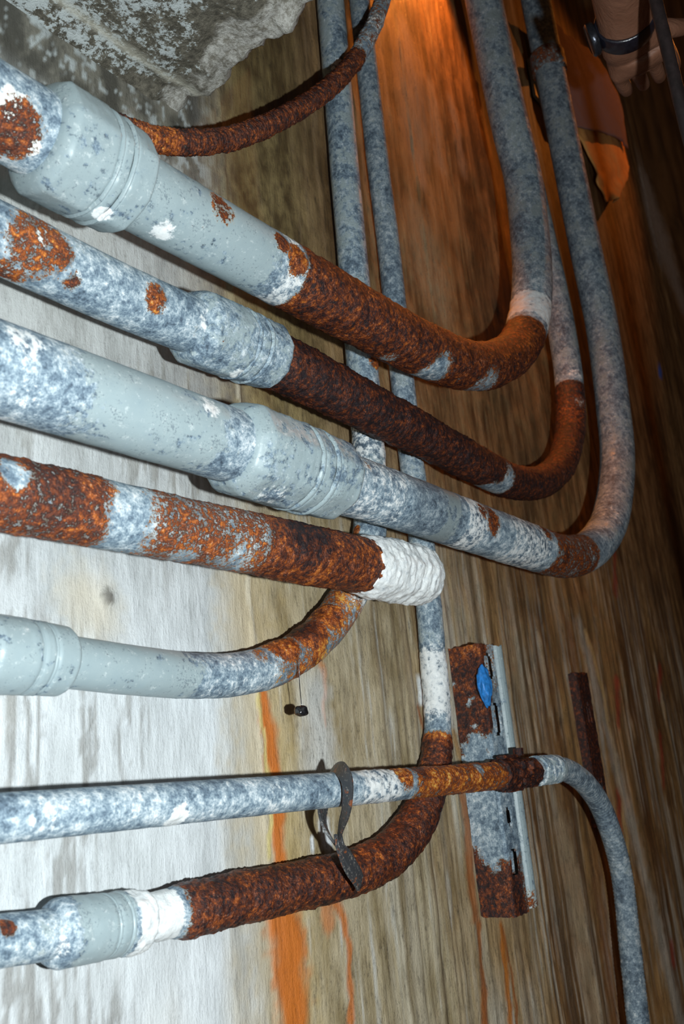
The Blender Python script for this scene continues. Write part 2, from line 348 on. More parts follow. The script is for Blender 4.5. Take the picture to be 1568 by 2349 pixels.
# ------------------------------------------------------------------ slab overhead with a broken edge
def build_slab():
    ex, ez = wallXZ(412, 266); zc = ez
    x0 = -1.3
    nx, ny = 330, 260
    u = np.linspace(0, 1, nx)**0.55; v = np.linspace(0, 1, ny)
    yy = -1.0*v**0.9
    U, Vv = np.meshgrid(u, yy, indexing='ij'); n0 = np.zeros(U.size)
    yv = Vv.ravel()
    edge = ex + 0.045*(fbm(np.stack([n0, yv*18, n0], 1), 3, 4)-.5) + 0.02*(fbm(np.stack([n0, yv*70, n0], 1), 8, 3)-.5)
    X = x0 + (edge-x0)*U.ravel(); d = edge-X
    P2 = np.stack([X*45, yv*45, n0], 1); r = fbm(P2, 50, 4); r2 = fbm(np.stack([X*14, yv*14, n0], 1), 55, 4)
    broken = sstep(.085, .01, d+(r2-.5)*.1)
    Z = zc + (r-.5)*.004 + broken*((r-.35)*.022 + .006) + sstep(.010, 0, d)*.010
    fillet = sstep(.03, 0, -yv); Z -= fillet*.006
    top = Z.reshape(nx, ny)
    V = np.stack([X, yv, Z], 1); Q = gridq(nx, ny, False)[:, ::-1]
    # close the block: end face and top
    e = np.arange(ny)+(nx-1)*ny; n = len(V)
    cap = V[e].copy(); cap[:, 2] = zc+.22; cap[:, 0] -= .01
    left = V[np.arange(ny)].copy(); left[:, 2] = zc+.22
    V = np.vstack([V, cap, left]); i = np.arange(ny-1)
    Q = np.vstack([Q, np.stack([e[i], n+i, n+i+1, e[i+1]], 1), np.stack([n+i, n+ny+i, n+ny+i+1, n+i+1], 1)])
    at = np.concatenate([broken, np.ones(ny), np.zeros(ny)])
    ln = np.concatenate([np.exp(-((yv+.03-.004*(r-.5))/.004)**2), np.zeros(2*ny)])
    t = NT('flaking_painted_concrete')
    n1 = t.noise(40, 8, 0.78); n2 = t.noise(140, 6, 0.75); n3 = t.noise(7, 4, 0.6); n4 = t.noise(330, 4, .7)
    br = t.attr('broken').outputs['Fac']
    v_ = t.math('ADD', t.math('ADD', t.ma(n1, 0.9, -0.45), t.ma(n2, 0.9, -0.45)), t.ma(n3, 1.0, -0.5))
    base = t.mix(t.ss(n2, .3, .7), (0.06, 0.055, 0.042), (0.22, 0.20, 0.155))
    paint = t.mix(n1, (0.36, 0.42, 0.43), (0.66, 0.70, 0.69))
    c_ = t.mix(t.ss(t.math('SUBTRACT', v_, t.ma(br, 0.24, -0.035)), 0.0, 0.08), base, paint)
    raw = t.mix(t.ss(n2, .35, .65), (0.20, 0.185, 0.15), (0.55, 0.54, 0.50))
    c_ = t.mix(t.ss(t.math('ADD', br, t.ma(n1, 0.6, -0.3)), 0.55, 0.75), c_, raw)
    c_ = t.mix(t.math('MULTIPLY', t.attr('seam').outputs['Fac'], 0.8), c_, (0.62, 0.60, 0.50))
    t.bump(t.math('ADD', n2, t.ma(n4, .5, 0)), 0.003, 0.9)
    m = t.out(c_, 0.8, 0, 0.3)
    o = mesh('ceiling', V, Q, m, attrs={'broken': at, 'seam': ln})
    tag(o, 'concrete slab overhead with flaking pale paint and a broken edge', kind='structure')
build_slab()

# ------------------------------------------------------------------ pipes
class Path:
    def __init__(s, pts, ds=0.0022):
        s.q, s.s = spline([on(*p) for p in pts], ds); s.T, s.N, s.B = frames(s.q); s.px, s.z = proj(s.q)
    def at(s, px, py): return s.s[np.argmin(np.hypot(s.px[:, 0]-px, s.px[:, 1]-py))]
    def sub(s, a, b, ds):
        u = np.linspace(a, b, max(int((b-a)/ds), 3)); I = lambda A: np.stack([np.interp(u, s.s, A[:, k]) for k in range(3)], 1)
        n = I(s.N); n /= np.linalg.norm(n, axis=1)[:, None]; bb = I(s.B); bb /= np.linalg.norm(bb, axis=1)[:, None]
        return u, I(s.q), n, bb
def sweep(name, path, a, b, rad, m, parent, seg=60, ds=0.0022, masks=None, rough=0.0, cap=True, facets=0, seed=0, swell=0.0, hollow=0.0):
    """tube along a path between arc lengths a, b; rad(u) gives the radius; masks: lists of belts and blobs for each attribute"""
    u, q, N, B = path.sub(a, b, ds); th = np.linspace(0, 2*math.pi, seg, endpoint=False)
    if callable(rad): r0 = rad(u)
    else: r0 = np.full(len(u), rad)
    R = np.repeat(r0[:, None], seg, 1)
    if facets:
        k = math.pi/facets; R = R*(0.45+0.55*math.cos(k)/np.cos((th[None, :] % (2*k))-k))
    D = N[:, None, :]*np.cos(th)[None, :, None]+B[:, None, :]*np.sin(th)[None, :, None]
    P0 = (q[:, None, :]+D*R[..., None]).reshape(-1, 3); UU = np.repeat(u, seg)
    at = {}
    for key in ('rust', 'paint', 'white', 'hot', 'grime_dim'):
        f = np.zeros(len(P0))
        for mk in (masks or {}).get(key, []):
            if mk[0] == 'belt':
                _, p, q_, amt, sf = mk; s0, s1 = sorted((path.at(*p), path.at(*q_)))
                f = np.maximum(f, amt*sstep(s0-sf, s0+sf, UU)*sstep(s1+sf, s1-sf, UU))
            elif mk[0] == 'all': f = np.maximum(f, mk[1])
            else:
                _, px, py, rp, amt = mk
                sign = 1 if amt > 0 else -1
                i = np.argmin(np.hypot(path.px[:, 0]-px, path.px[:, 1]-py)); zz = path.z[i]-np.interp(path.s[i], u, r0)*.8
                cpt = deep(px, py, zz); d = np.linalg.norm(P0-cpt, axis=1)/(rp*zz/FPX)
                g = abs(amt)*sstep(1.25, .55, d)
                f = np.maximum(f, g) if sign > 0 else f*(1-g)
        at[key] = f
    ru, wh = at['rust'], at['white']
    lo = fbm(P0*70, seed, 3); hi = fbm(P0*260, seed+5, 3); rg = 1-np.abs(2*fbm(P0*150, seed+9, 3)-1)
    disp = (lo-.5)*.0007 + ru*((lo-.45)*.0024+(hi-.5)*.0022+np.clip(rg-.88, 0, 1)*.008+swell) + wh*((lo-.4)*.004+(hi-.5)*.004)*.7
    disp += rough*((lo-.5)*.004+(hi-.5)*.003)
    V = P0+D.reshape(-1, 3)*disp[:, None]
    Q = gridq(len(u), seg)
    if cap:
        n = len(V); rings = []; ext = []
        for e, i0 in ((0, 0), (1, (len(u)-1)*seg)):
            ctr = q[0 if e == 0 else -1]
            rim = V[i0:i0+seg]; inner = ctr+(rim-ctr)*(hollow if hollow else 0.02)
            ext.append(inner); base = n+e*seg; j = np.arange(seg); j1 = (j+1) % seg
            quad = np.stack([i0+j, i0+j1, base+j1, base+j], 1)
            rings.append(quad[:, ::-1] if e == 0 else quad)
        V = np.vstack([V]+ext); Q = np.vstack([Q]+rings)
        for k_ in at: at[k_] = np.concatenate([at[k_], at[k_][:seg], at[k_][-seg:]])
    return mesh(name, V, Q[:, ::-1].copy(), m, parent, at)
def prof(*st):
    a = np.array(st, float); return lambda u: np.interp(u, a[:, 0], a[:, 1])
def base_of(p): return p.q[np.argmin(np.abs(p.px[:, 0]-60))]

BELT = lambda p, q, a=1.0, sf=.006: ('belt', p, q, a, sf)
BL = lambda x, y, r, a=1.0: ('blob', x, y, r, a)

def coupling(parent, path, pa, pb, r, masks, name='coupling', facets=8, nut=None, rings=3, rough=.25, seed=3):
    """compression coupling: a shouldered body, grooves and a second nut; rings are sub-parts"""
    a, b = sorted((path.at(*pa), path.at(*pb))); L = b-a
    f = lambda k: a+L*k
    rad = prof((a, r*.74), (f(.02), r*.86), (f(.06), r*.95), (f(.10), r), (f(.50), r), (f(.53), r*.955), (f(.56), r*.955), (f(.58), r*.985), (f(.66), r*.985), (f(.68), r*.93), (f(.71), r*.93), (f(.73), r*.97), (f(.95), r*.955), (f(.98), r*.90), (b, r*.76))
    o = sweep(name, path, a, b, rad, STEEL, parent, 72, .0012, masks, rough, True, facets, seed)
    for k in (.545, .695)[:rings]:
        g = sweep('gland_ring', path, f(k-.022), f(k+.022), prof((f(k-.022), r*.93), (f(k-.012), r*.985), (f(k+.012), r*.985), (f(k+.022), r*.93)), STEEL, None, 60, .0008, masks, rough, False, 0, seed+1)
        g.data.transform(Matrix.Translation(-Vector(parent.location))); g.parent = o
    return o

PIPE_W = 'conduits running along the wall'
# 1: topmost conduit
p1 = Path([(-260, 108, .112), (-120, 189, .112), (0, 258, .112), (292, 427, .112), (442, 512, .112), (605, 603, .112), (818, 722, .112), (960, 798, .112), (1070, 838, .112), (1130, 836, .112), (1187, 797, .112), (1213, 730, .112), (1220, 640, .112), (1216, 560, .112), (1197, 400, .112), (1172, 300, .112), (1150, 200, .112), (1108, 0, .112), (1078, -140, .112)])
t1 = thing('steel_conduit', 'topmost thick conduit, grey coupling at left, rusty middle, bending upward innermost', 'pipe', base_of(p1), PIPE_W)
sweep('tube', p1, 0, p1.s[-1], .0302, STEEL, t1, masks={
    'paint': [BELT((250, 400), (600, 600), .72, .03), BL(400, 470, 60, .8), BL(540, 560, 60, .85), BELT((1219, 660), (1060, -100), .38, .03)],
    'grime_dim': [BELT((1220, 690), (1050, -120), .62, .06)],
    'rust': [BELT((650, 625), (1205, 770), .95, .008), BL(665, 600, 45, 1), BL(640, 560, 30, .9), BL(505, 480, 45, .62), BL(25, 295, 85, .66), BL(985, 840, 58, -.85), BL(1040, 850, 30, -.6), BL(890, 820, 28, -.5), BL(1100, 880, 60, -.6), BL(1240, 655, 14, .5)],  # last small blob paints the lamp's orange glint on the bend
    'white': [BELT((600, 600), (650, 625), .6, .01), BELT((1212, 760), (1220, 700), .75, .008), BL(20, 240, 50, .8), BL(370, 525, 40, .65), BL(60, 330, 40, .7), BL(985, 840, 50, .4), BL(870, 690, 25, .5)],
    'hot': [('all', .42), BL(660, 600, 60, .75), BL(1180, 800, 60, .6)]}, seed=11)
coupling(t1, p1, (78, 303), (290, 428), .0425, {'paint': [('all', .70)], 'white': [BL(235, 495, 28, .9), BL(225, 300, 14, .6), BL(130, 200, 60, .3)]}, seed=12)

# 2: second conduit
p2 = Path([(-260, 424, .0765), (-120, 490, .0765), (0, 548, .0765), (292, 685, .0765), (490, 768, .0765), (622, 822, .0765), (784, 905, .0765), (985, 1008, .071), (1110, 1076, .065), (1180, 1106, .056), (1240, 1105, .056), (1288, 1060, .056), (1307, 980, .056), (1304, 870, .056), (1286, 750, .056), (1266, 650, .056), (1243, 550, .056), (1210, 400, .056), (1168, 220, .056), (1122, 0, .056), (1090, -140, .056)])
t2 = thing('steel_conduit', 'second conduit from the top, very dark rusty length right of its coupling', 'pipe', base_of(p2), PIPE_W)
sweep('tube', p2, 0, p2.s[-1], prof((0, .0242), (p2.at(600, 815), .0242), (p2.at(640, 830), .0268), (p2.at(820, 920), .0262), (p2.at(1000, 1015), .0242), (9, .0240)), STEEL, t2, masks={
    'paint': [('all', .15), BELT((1304, 880), (1100, -100), .38, .03)], 'grime_dim': [BELT((1302, 840), (1100, -120), .5, .06)],
    'rust': [BL(80, 560, 95, .62), BL(20, 640, 60, .6), BL(130, 580, 45, .7), BL(345, 685, 42, .72), BL(160, 640, 30, .6), BELT((605, 812), (1308, 890), 1.0, .006), BL(1140, 1098, 46, -.95), BL(1110, 1115, 34, -.8), BL(1330, 925, 26, -.4)],
    'white': [BL(90, 545, 30, .8), BL(455, 740, 40, .6), BL(1326, 925, 20, .6), BL(1318, 860, 22, .5), BL(170, 635, 30, .5)],
    'hot': [('all', .16), BL(80, 560, 120, .7), BL(345, 685, 60, .7), BL(1320, 950, 60, .4)]}, seed=21)
coupling(t2, p2, (425, 745), (622, 822), .0335, {'paint': [('all', .40)], 'white': [BL(420, 800, 40, .45), BL(540, 850, 25, .6), BL(465, 700, 25, .5)], 'rust': [BL(622, 800, 14, .6)]}, seed=22, rough=.35)

# 3: third conduit
p3 = Path([(-260, 762, .10), (-120, 808, .10), (0, 848, .10), (400, 980, .10), (784, 1108, .10), (927, 1155, .10), (1065, 1203, .10), (1207, 1252, .10), (1290, 1276, .10), (1350, 1262, .10), (1393, 1205, .10), (1410, 1130, .10), (1415, 1040, .10), (1407, 950, .10), (1380, 750, .10), (1340, 560, .10), (1308, 400, .10), (1288, 300, .10), (1268, 200, .10), (1228, 0, .10), (1200, -140, .10)])
t3 = thing('steel_conduit', 'third conduit from the top, pale grey with big coupling, outermost upward bend', 'pipe', base_of(p3), PIPE_W)
sweep('tube', p3, 0, p3.s[-1], prof((0, .0302), (p3.at(560, 1030), .0302), (p3.at(700, 1080), .0290), (9, .0290)), STEEL, t3, masks={
    'paint': [BELT((130, 890), (470, 1000), .72, .03), BL(300, 930, 90, .85), BL(420, 980, 60, .75), BELT((1350, 1262), (1200, -100), .36, .03), BELT((970, 1165), (1010, 1185), .6, .01)],
    'grime_dim': [BELT((1400, 1190), (1190, -120), .52, .08), BELT((900, 1145), (1012, 1188), .45, .015)],
    'rust': [BL(780, 1060, 38, .85), BL(770, 1140, 22, .8), BL(830, 1080, 24, .55), BL(1105, 1200, 46, .85), BL(1090, 1180, 30, .8), BELT((1230, 1258), (1330, 1270), .62, .008), BL(1270, 1270, 50, .85), BL(1240, 1230, 30, .7), BL(317, 944, 10, .5)],
    'white': [BL(60, 780, 60, .55), BL(50, 900, 60, .4), BL(480, 930, 40, .6), BL(520, 1010, 40, .5), BL(850, 1160, 60, .4), BL(1060, 1180, 40, .5), BL(1180, 1240, 60, .4), BL(1400, 1200, 60, .3), BELT((1020, 1190), (1070, 1205), .55, .008), BELT((1130, 1225), (1220, 1255), .5, .008), BELT((770, 1100), (890, 1140), .42, .01)],
    'hot': [('all', .45)]}, seed=31)
coupling(t3, p3, (520, 1020), (768, 1102), .0405, {'paint': [('all', .58)], 'white': [BL(560, 960, 40, .3), BL(620, 1130, 60, .4)], 'rust': [BL(768, 1050, 26, .75)]}, seed=32, rough=.3)

# 4: fourth conduit, ends in an encrusted fitting
p4 = Path([(-260, 1082, .082), (-100, 1113, .082), (0, 1131, .082), (330, 1198, .082), (560, 1243, .082), (770, 1285, .082), (900, 1310, .082), (975, 1324, .082)])
t4 = thing('steel_conduit', 'fourth conduit from the top, speckled rusty, ending in a white encrusted fitting', 'pipe', base_of(p4), PIPE_W)
sweep('tube', p4, 0, p4.at(900, 1310), prof((0, .0240), (p4.at(450, 1220), .0245), (p4.at(700, 1270), .0268), (9, .0268)), STEEL, t4, masks={
    'rust': [BELT((-200, 1100), (215, 1175), .70, .01), BELT((290, 1190), (590, 1250), .56, .02), BELT((560, 1245), (900, 1310), .92, .02), BL(250, 1180, 50, -.5), BL(30, 1090, 45, -.7), BL(420, 1280, 40, -.4), BL(540, 1270, 60, -.3)],
    'white': [BL(250, 1165, 30, .6), BL(300, 1230, 30, .4)],
    'hot': [('all', .55), BL(700, 1230, 80, -.9), BL(120, 1130, 90, -.5), BL(720, 1310, 50, .8)]}, seed=41)
a4, b4 = p4.at(822, 1295), p4.at(972, 1324); L4 = b4-a4
sweep('end_fitting', p4, a4, b4, prof((a4, .0275), (a4+.1*L4, .0305), (a4+.55*L4, .0330), (a4+.60*L4, .0310), (a4+.66*L4, .0335), (a4+.74*L4, .0315), (a4+.80*L4, .033), (a4+.96*L4, .030), (b4, .024)), STEEL, t4, 72, .0012, {'white': [('all', .86)], 'paint': [('all', .3)], 'rust': [BL(880, 1270, 22, .30), BL(905, 1335, 28, .30)], 'hot': [('all', 1)]}, .55, True, 8, 42, hollow=.7)['label'] = 'white encrusted fitting'

# A: vertical conduit that turns left at the bottom
pA = Path([(-240, 1474, .034), (-100, 1490, .034), (0, 1501, .034), (120, 1514, .034), (300, 1537, .031), (447, 1550, .026), (545, 1546, .026), (638, 1521, .026), (712, 1476, .026), (776, 1404, .026), (822, 1322, .026), (846, 1230, .026), (849, 1120, .026), (843, 1000, .026), (830, 840, .026), (809, 600, .026), (791, 400, .026), (774, 200, .026), (757, 0, .026), (745, -140, .026)])
tA = thing('steel_conduit', 'fifth conduit, pale grey, sweeping up through an orange-rusted elbow to a vertical run', 'pipe', base_of(pA), PIPE_W)
sweep('tube', pA, 0, pA.s[-1], .0186, STEEL, tA, masks={
    'paint': [BELT((60, 1505), (430, 1550), .78, .03), BELT((846, 1230), (740, -100), .44, .03)],
    'rust': [BELT((600, 1535), (800, 1365), .48, .02), BL(640, 1480, 60, .9), BL(700, 1460, 62, 1), BL(745, 1420, 50, .9), BL(720, 1500, 40, .8), BL(770, 1380, 40, .6), BL(680, 1540, 30, .7), BL(590, 1510, 30, .5), BL(862, 830, 22, .7), BL(812, 1215, 18, .8), BL(560, 1580, 60, -.9)],
    'white': [BELT((470, 1550), (620, 1530), .35, .02), BL(815, 1380, 40, .7), BL(480, 1580, 40, .4), BELT((850, 1180), (836, 880), .5, .02), BL(780, 160, 30, .6)],
    'hot': [('all', .78), BL(740, 1500, 50, 1.2), BL(790, 1390, 40, 1.2), BL(690, 1440, 50, -.6)]}, seed=51, swell=.001)
coupling(tA, pA, (-60, 1495), (140, 1515), .0258, {'paint': [('all', .75)], 'white': [BL(85, 1530, 18, .7), BL(70, 1440, 30, .3)]}, seed=52, facets=0, rough=.1)

# B: second vertical conduit that turns left at the bottom
pB = Path([(-200, 2182, .028), (-80, 2168, .028), (64, 2150, .028), (233, 2126, .028), (415, 2090, .028), (574, 2055, .025), (734, 2020, .025), (829, 1994, .025), (905, 1948, .025), (957, 1880, .025), (989, 1800, .025), (1001, 1725, .021), (1003, 1650, .019), (992, 1500, .019), (984, 1400, .019), (964, 1225, .019), (945, 1075, .019), (921, 860, .019), (890, 560, .019), (869, 400, .019), (846, 200, .019), (824, 0, .019), (810, -140, .019)])
tB = thing('steel_conduit', 'lowest conduit, dark red rusty elbow below the thin conduit, white crust at its coupling', 'pipe', base_of(pB), PIPE_W)
sweep('tube', pB, 0, pB.s[-1], prof((0, .0156), (pB.at(330, 2108), .0156), (pB.at(420, 2090), .0185), (pB.at(940, 1900), .0200), (pB.at(985, 1810), .0175), (pB.at(1003, 1690), .0154), (9, .0148)), STEEL, tB, masks={
    'paint': [('all', .2), BELT((1000, 1650), (810, -100), .32, .03)], 'grime_dim': [BELT((905, 700), (805, -120), .32, .1)],
    'rust': [BELT((400, 2093), (1003, 1692), 1.0, .008), BL(15, 2130, 26, .8), BL(700, 2000, 26, -.3)],
    'white': [BELT((290, 2116), (385, 2097), .95, .006), BELT((1003, 1660), (990, 1480), .7, .02), BELT((984, 1400), (945, 1080), .35, .03), BL(130, 2160, 26, .7), BL(690, 2015, 16, .5)],
    'hot': [('all', .34), BL(850, 2010, 90, .5), BL(1003, 1672, 40, 1.0)]}, seed=61, swell=.001)
coupling(tB, pB, (110, 2143), (330, 2108), .0215, {'paint': [BELT((150, 2140), (270, 2118), .95, .01)], 'white': [BELT((275, 2118), (340, 2105), .9, .006), BL(140, 2060, 20, .6), BL(130, 2180, 40, .6)]}, seed=62, facets=0, rough=.25)

# C: thin conduit with strut clamp, connector and flexible tail
p7 = Path([(-240, 1899, .066), (-80, 1884, .066), (0, 1877, .066), (350, 1847, .066), (700, 1817, .066), (890, 1801, .066), (1050, 1787, .066), (1160, 1776, .066), (1262, 1765, .066), (1275, 1763.5, .066)])
t7 = thing('thin_conduit', 'thin whitish conduit crossing in front of the strut, orange rust at its right', 'pipe', base_of(p7))
sweep('tube', p7, 0, p7.at(1240, 1767), .0146, STEEL, t7, masks={
    'rust': [BELT((925, 1798), (1180, 1775), .72, .008), BL(920, 1780, 40, .75), BL(880, 1825, 12, .6), BL(1090, 1770, 20, -.6)],
    'white': [BL(400, 1870, 40, .8), BL(620, 1830, 50, .4), BELT((800, 1808), (900, 1800), .6, .01), BL(90, 1880, 60, .4), BL(1000, 1815, 16, .3)],
    'hot': [('all', .86), BL(1160, 1760, 40, -.6), BL(960, 1765, 30, -.5)]}, 	seed=71)
a7, b7 = p7.at(1228, 1768), p7.at(1290, 1762); L7 = b7-a7
cn = sweep('connector', p7, a7, b7+.004, lambda u: .0172+.0006*np.sin((u-a7)*2*math.pi/.004)*(u < a7+.8*L7)-.010*sstep(b7-.002, b7+.004, u), STEEL, t7, 56, .0007, {'white': [('all', .38)], 'paint': [('all', .5)]}, .1, True, 0, 72)
pF = Path([(1268, 1764, .066), (1296, 1766, .066), (1338, 1794, .064), (1376, 1848, .060), (1403, 1918, .058), (1421, 1985, .056), (1433, 2062, .055), (1442, 2150, .055), (1453, 2250, .055), (1463, 2349, .055), (1476, 2480, .055)])
def corr(pitch, r, amp): return lambda u: r+amp*np.sin(u*2*math.pi/pitch)
tF = thing('flexible_conduit', 'grey speckled flexible conduit curving down the wall right of the strut', 'cable', pF.q[0])
sweep('sheath', pF, 0, pF.s[-1], corr(.0052, .0146, .00035), STEEL, tF, 48, .0013, {'paint': [('all', .2)], 'grime_dim': [('all', .42)], 'white': [BELT((1440, 2130), (1476, 2400), .3, .05)], 'rust': [BL(1330, 1780, 30, .2)]}, .0, True, 0, 73)
pR = Path([(120, 225, .062), (190, 258, .062), (250, 284, .062), (310, 308, .062), (370, 322, .062), (440, 328, .062), (510, 321, .062), (580, 301, .062), (650, 269, .062), (715, 230, .064), (770, 187, .066), (815, 135, .066), (848, 75, .064), (872, 15, .06), (890, -60, .06), (902, -140, .06)])
tR = thing('armoured_cable', 'rusty ribbed armoured cable looping under the slab to the top edge', 'cable', pR.q[10])
sweep('sheath', pR, 0, pR.s[-1], corr(.0042, .0112, .0007), STEEL, tR, 40, .0009, {'rust': [BELT((100, 200), (820, 128), .9, .02), BELT((820, 128), (900, -140), .40, .03)], 'hot': [('all', .38), BL(360, 320, 100, .8)], 'white': [BL(860, 60, 60, .5), BL(520, 310, 20, .4)]}, .1, True, 0, 74)
pD = Path([(1420, -400, .43), (1478, -120, .43), (1503, 0, .43), (1533, 125, .43), (1564, 255, .43), (1598, 390, .43), (1640, 560, .43), (1735, 960, .43), (1850, 1450, .43)])
DARK = flat('dark_painted_steel', (.014, .009, .009), .55, .4, 90)
tD = thing('dark_rod', 'dark narrow upright rod crossing the top right corner beside the wrist', 'pipe', pD.q[0])
sweep('tube', pD, 0, pD.s[-1], .0066, DARK, tD, 32, .004, seed=75)

# ------------------------------------------------------------------ struts and brackets
def box_v(x0, x1, y0, y1, z0, z1): return np.array([(x, y, z) for x in (x0, x1) for y in (y0, y1) for z in (z0, z1)])
BOXF = [(0, 1, 3, 2), (4, 6, 7, 5), (0, 4, 5, 1), (2, 3, 7, 6), (0, 2, 6, 4), (1, 5, 7, 3)]
def steel_masked(name, V, Q, parent, at, **k):
    full = {a: at.get(a, np.zeros(len(V))) for a in ('rust', 'paint', 'white', 'hot')}
    return mesh(name, V, Q, STEEL, parent, full, **k)
def ribbed_plate(name, prof_xy, zs, parent, holes=(), masks=None, seed=0, jag=.002):
    """open profile (X, Y) run up through zs, with thickness; holes = (i0, i1, z0, z1) in profile steps are left out"""
    pr = np.array(prof_xy); n = len(pr); nz = len(zs)
    V = np.array([(x, y, z) for z in zs for x, y in pr]); Q = []
    for k in range(nz-1):
        zm = (zs[k]+zs[k+1])/2
        for i in range(n-1):
            if any(i0 <= i < i1 and ((zm-(z0+z1)/2)/((z1-z0)/2))**2+(((i+.5)-(i0+i1)/2)/((i1-i0)/2+.01))**2*.55 < 1 for i0, i1, z0, z1 in holes): continue
            Q.append((k*n+i, k*n+i+1, (k+1)*n+i+1, (k+1)*n+i))
    Q = np.array(Q)
    jx = (fbm(V*120, seed, 3)-.5)*jag; V[:, 1] += jx; V[:n, 2] += (fbm(V[:n]*200, seed+2, 2)-.5)*.006; V[-n:, 2] += (fbm(V[-n:]*200, seed+3, 2)-.5)*.006
    at = {k: f(V) for k, f in (masks or {}).items()}
    o = steel_masked(name, V, Q, parent, at, smooth=False)
    s = o.modifiers.new('thickness', 'SOLIDIFY'); s.thickness = .0024; s.offset = 0
    return o
def zspan(a, b, st=.004): return np.linspace(a, b, max(int(abs(b-a)/st), 3))
def strut():
    xa, zt = wallXZ(1038, 1490); xb, zb = wallXZ(1091, 2108); xl = (xa+xb)/2; w, d = .054, .040
    t = thing('strut_channel', 'slotted steel strut channel, half grey half rusty, upright behind the thin conduit', 'bracket', (xl+w/2, 0, zb))
    zz = zspan(zb, zt, .0035)
    def rust(V):
        zr = (V[:, 2]-zb)/(zt-zb); nz = fbm(V*45, 5, 3); side = sstep(xl+.022, xl+.004, V[:, 0])
        top = sstep(.62, .80, zr+(nz-.5)*.5)*(.35+.65*side); low = sstep(.25, .14, zr+(nz-.5)*.2)*(.45+.55*sstep(xl+.034, xl+.02, V[:, 0]))
        return np.maximum(top, low)
    msk = {'rust': rust, 'paint': lambda V: np.full(len(V), .15), 'white': lambda V: np.full(len(V), .12), 'hot': lambda V: .30+.3*sstep(.9, 1, (V[:, 2]-zb)/(zt-zb))}
    side = [(xl, -y) for y in np.linspace(.001, d, 12)]
    ribbed_plate('side_web', side, zz, t, masks=msk, seed=81)
    rnd = [(xl+.003*(1-math.cos(a)), -d-.003*math.sin(a)) for a in np.linspace(0, math.pi/2, 4)]
    front = rnd+[(xl+x, -d-.003) for x in np.linspace(.005, w-.019, 12)]
    L = zt-zb; zw = lambda py: on(1110, py, d)[2]
    holes = [(5, 13, zw(1692), zw(1610)), (5, 12, zw(2032), zw(1960)), (6, 11, zw(1905), zw(1860)), (5, 13, zw(1560), zw(1500))]
    ribbed_plate('slotted_face', front, zz, t, holes, msk, seed=82)
    rw = [(xl+w-.002, -y) for y in np.linspace(.001, d-.012, 6)]
    ribbed_plate('side_web', rw, zz, t, masks=msk, seed=83)
    # rolled lip along the right of the face
    c = np.array([xl+w-.0035, -d+.002]); ring = [(c[0]+.0085*math.cos(a), c[1]+.0085*math.sin(a)) for a in np.linspace(math.pi*1.02, math.pi*2.45, 14)]
    ribbed_plate('rolled_lip', ring, zspan(zb+.004, zt, .006), t, masks={'paint': lambda V: np.full(len(V), .72), 'rust': lambda V: .55*sstep(.04, .0, V[:, 2]-zb), 'white': lambda V: np.full(len(V), .1), 'hot': lambda V: np.full(len(V), .4)}, seed=84, jag=.0005)
    # crumpled blue scrap stuck to the slot
    cpt = on(1112, 1575, .046)
    bm = bmesh.new(); bmesh.ops.create_icosphere(bm, subdivisions=4, radius=1)
    v = np.array([x.co for x in bm.verts]); f = [[q.index for q in p.verts] for p in bm.faces]; bm.free()
    rr = .55+.9*fbm(v*1.6+3, 91, 4); v = v*rr[:, None]*np.array([.012, .008, .024]); v += cpt
    o = mesh('blue_scrap', v, f, flat('blue_plastic', (.03, .22, .62), .35, .35, 150), origin=cpt)
    tag(o, 'crumpled bright blue scrap wedged in the top of the strut', 'scrap')
    # second, fully rusted strut further right
    xa, zt = wallXZ(1294, 1546); xb, zb = wallXZ(1358, 1900); xl = (xa+xb)/2; w, d = .042, .016
    t = thing('strut_channel', 'shallow dark rusted strut on the wall behind the flexible conduit', 'bracket', (xl+w/2, 0, zb))
    zz = zspan(zb, zt, .006); m2 = {'rust': lambda V: np.full(len(V), 1.0), 'hot': lambda V: np.full(len(V), .10)}
    ribbed_plate('side_web', [(xl, -y) for y in np.linspace(.001, d, 6)], zz, t, masks=m2, seed=85)
    ribbed_plate('side_web', [(xl+w, -y) for y in np.linspace(.001, d, 6)], zz, t, masks=m2, seed=86)
    ribbed_plate('slotted_face', [(xl+x, -d) for x in np.linspace(0, w, 12)], zz, t, [(4, 8, zb+.15, zb+.18), (4, 8, zb+.04, zb+.07)], m2, seed=87)
strut()

def lathe_box(name, ctr, size, axes, parent, m=None, at=None, bev=.0012):
    bm = bmesh.new(); bmesh.ops.create_cube(bm, size=1)
    for v in bm.verts: v.co = Vector((v.co.x*size[0], v.co.y*size[1], v.co.z*size[2]))
    bmesh.ops.bevel(bm, geom=bm.edges[:], offset=bev, segments=2, affect='EDGES')
    bmesh.ops.subdivide_edges(bm, edges=bm.edges[:], cuts=2, use_grid_fill=True)
    V = np.array([v.co for v in bm.verts]); F = [[v.index for v in f.verts] for f in bm.faces]; bm.free()
    V = V @ np.array(axes)+ctr; V = V+(np.stack([fbm(V*160+k*9, 95+k, 3) for k in range(3)], 1)-.5)*.0024
    z = np.zeros(len(V)); a = {'rust': z+1, 'paint': z, 'white': z, 'hot': z+.2}; a.update({k: z+v for k, v in (at or {}).items()})
    return mesh(name, V, F, m or STEEL, parent, a, smooth=False)
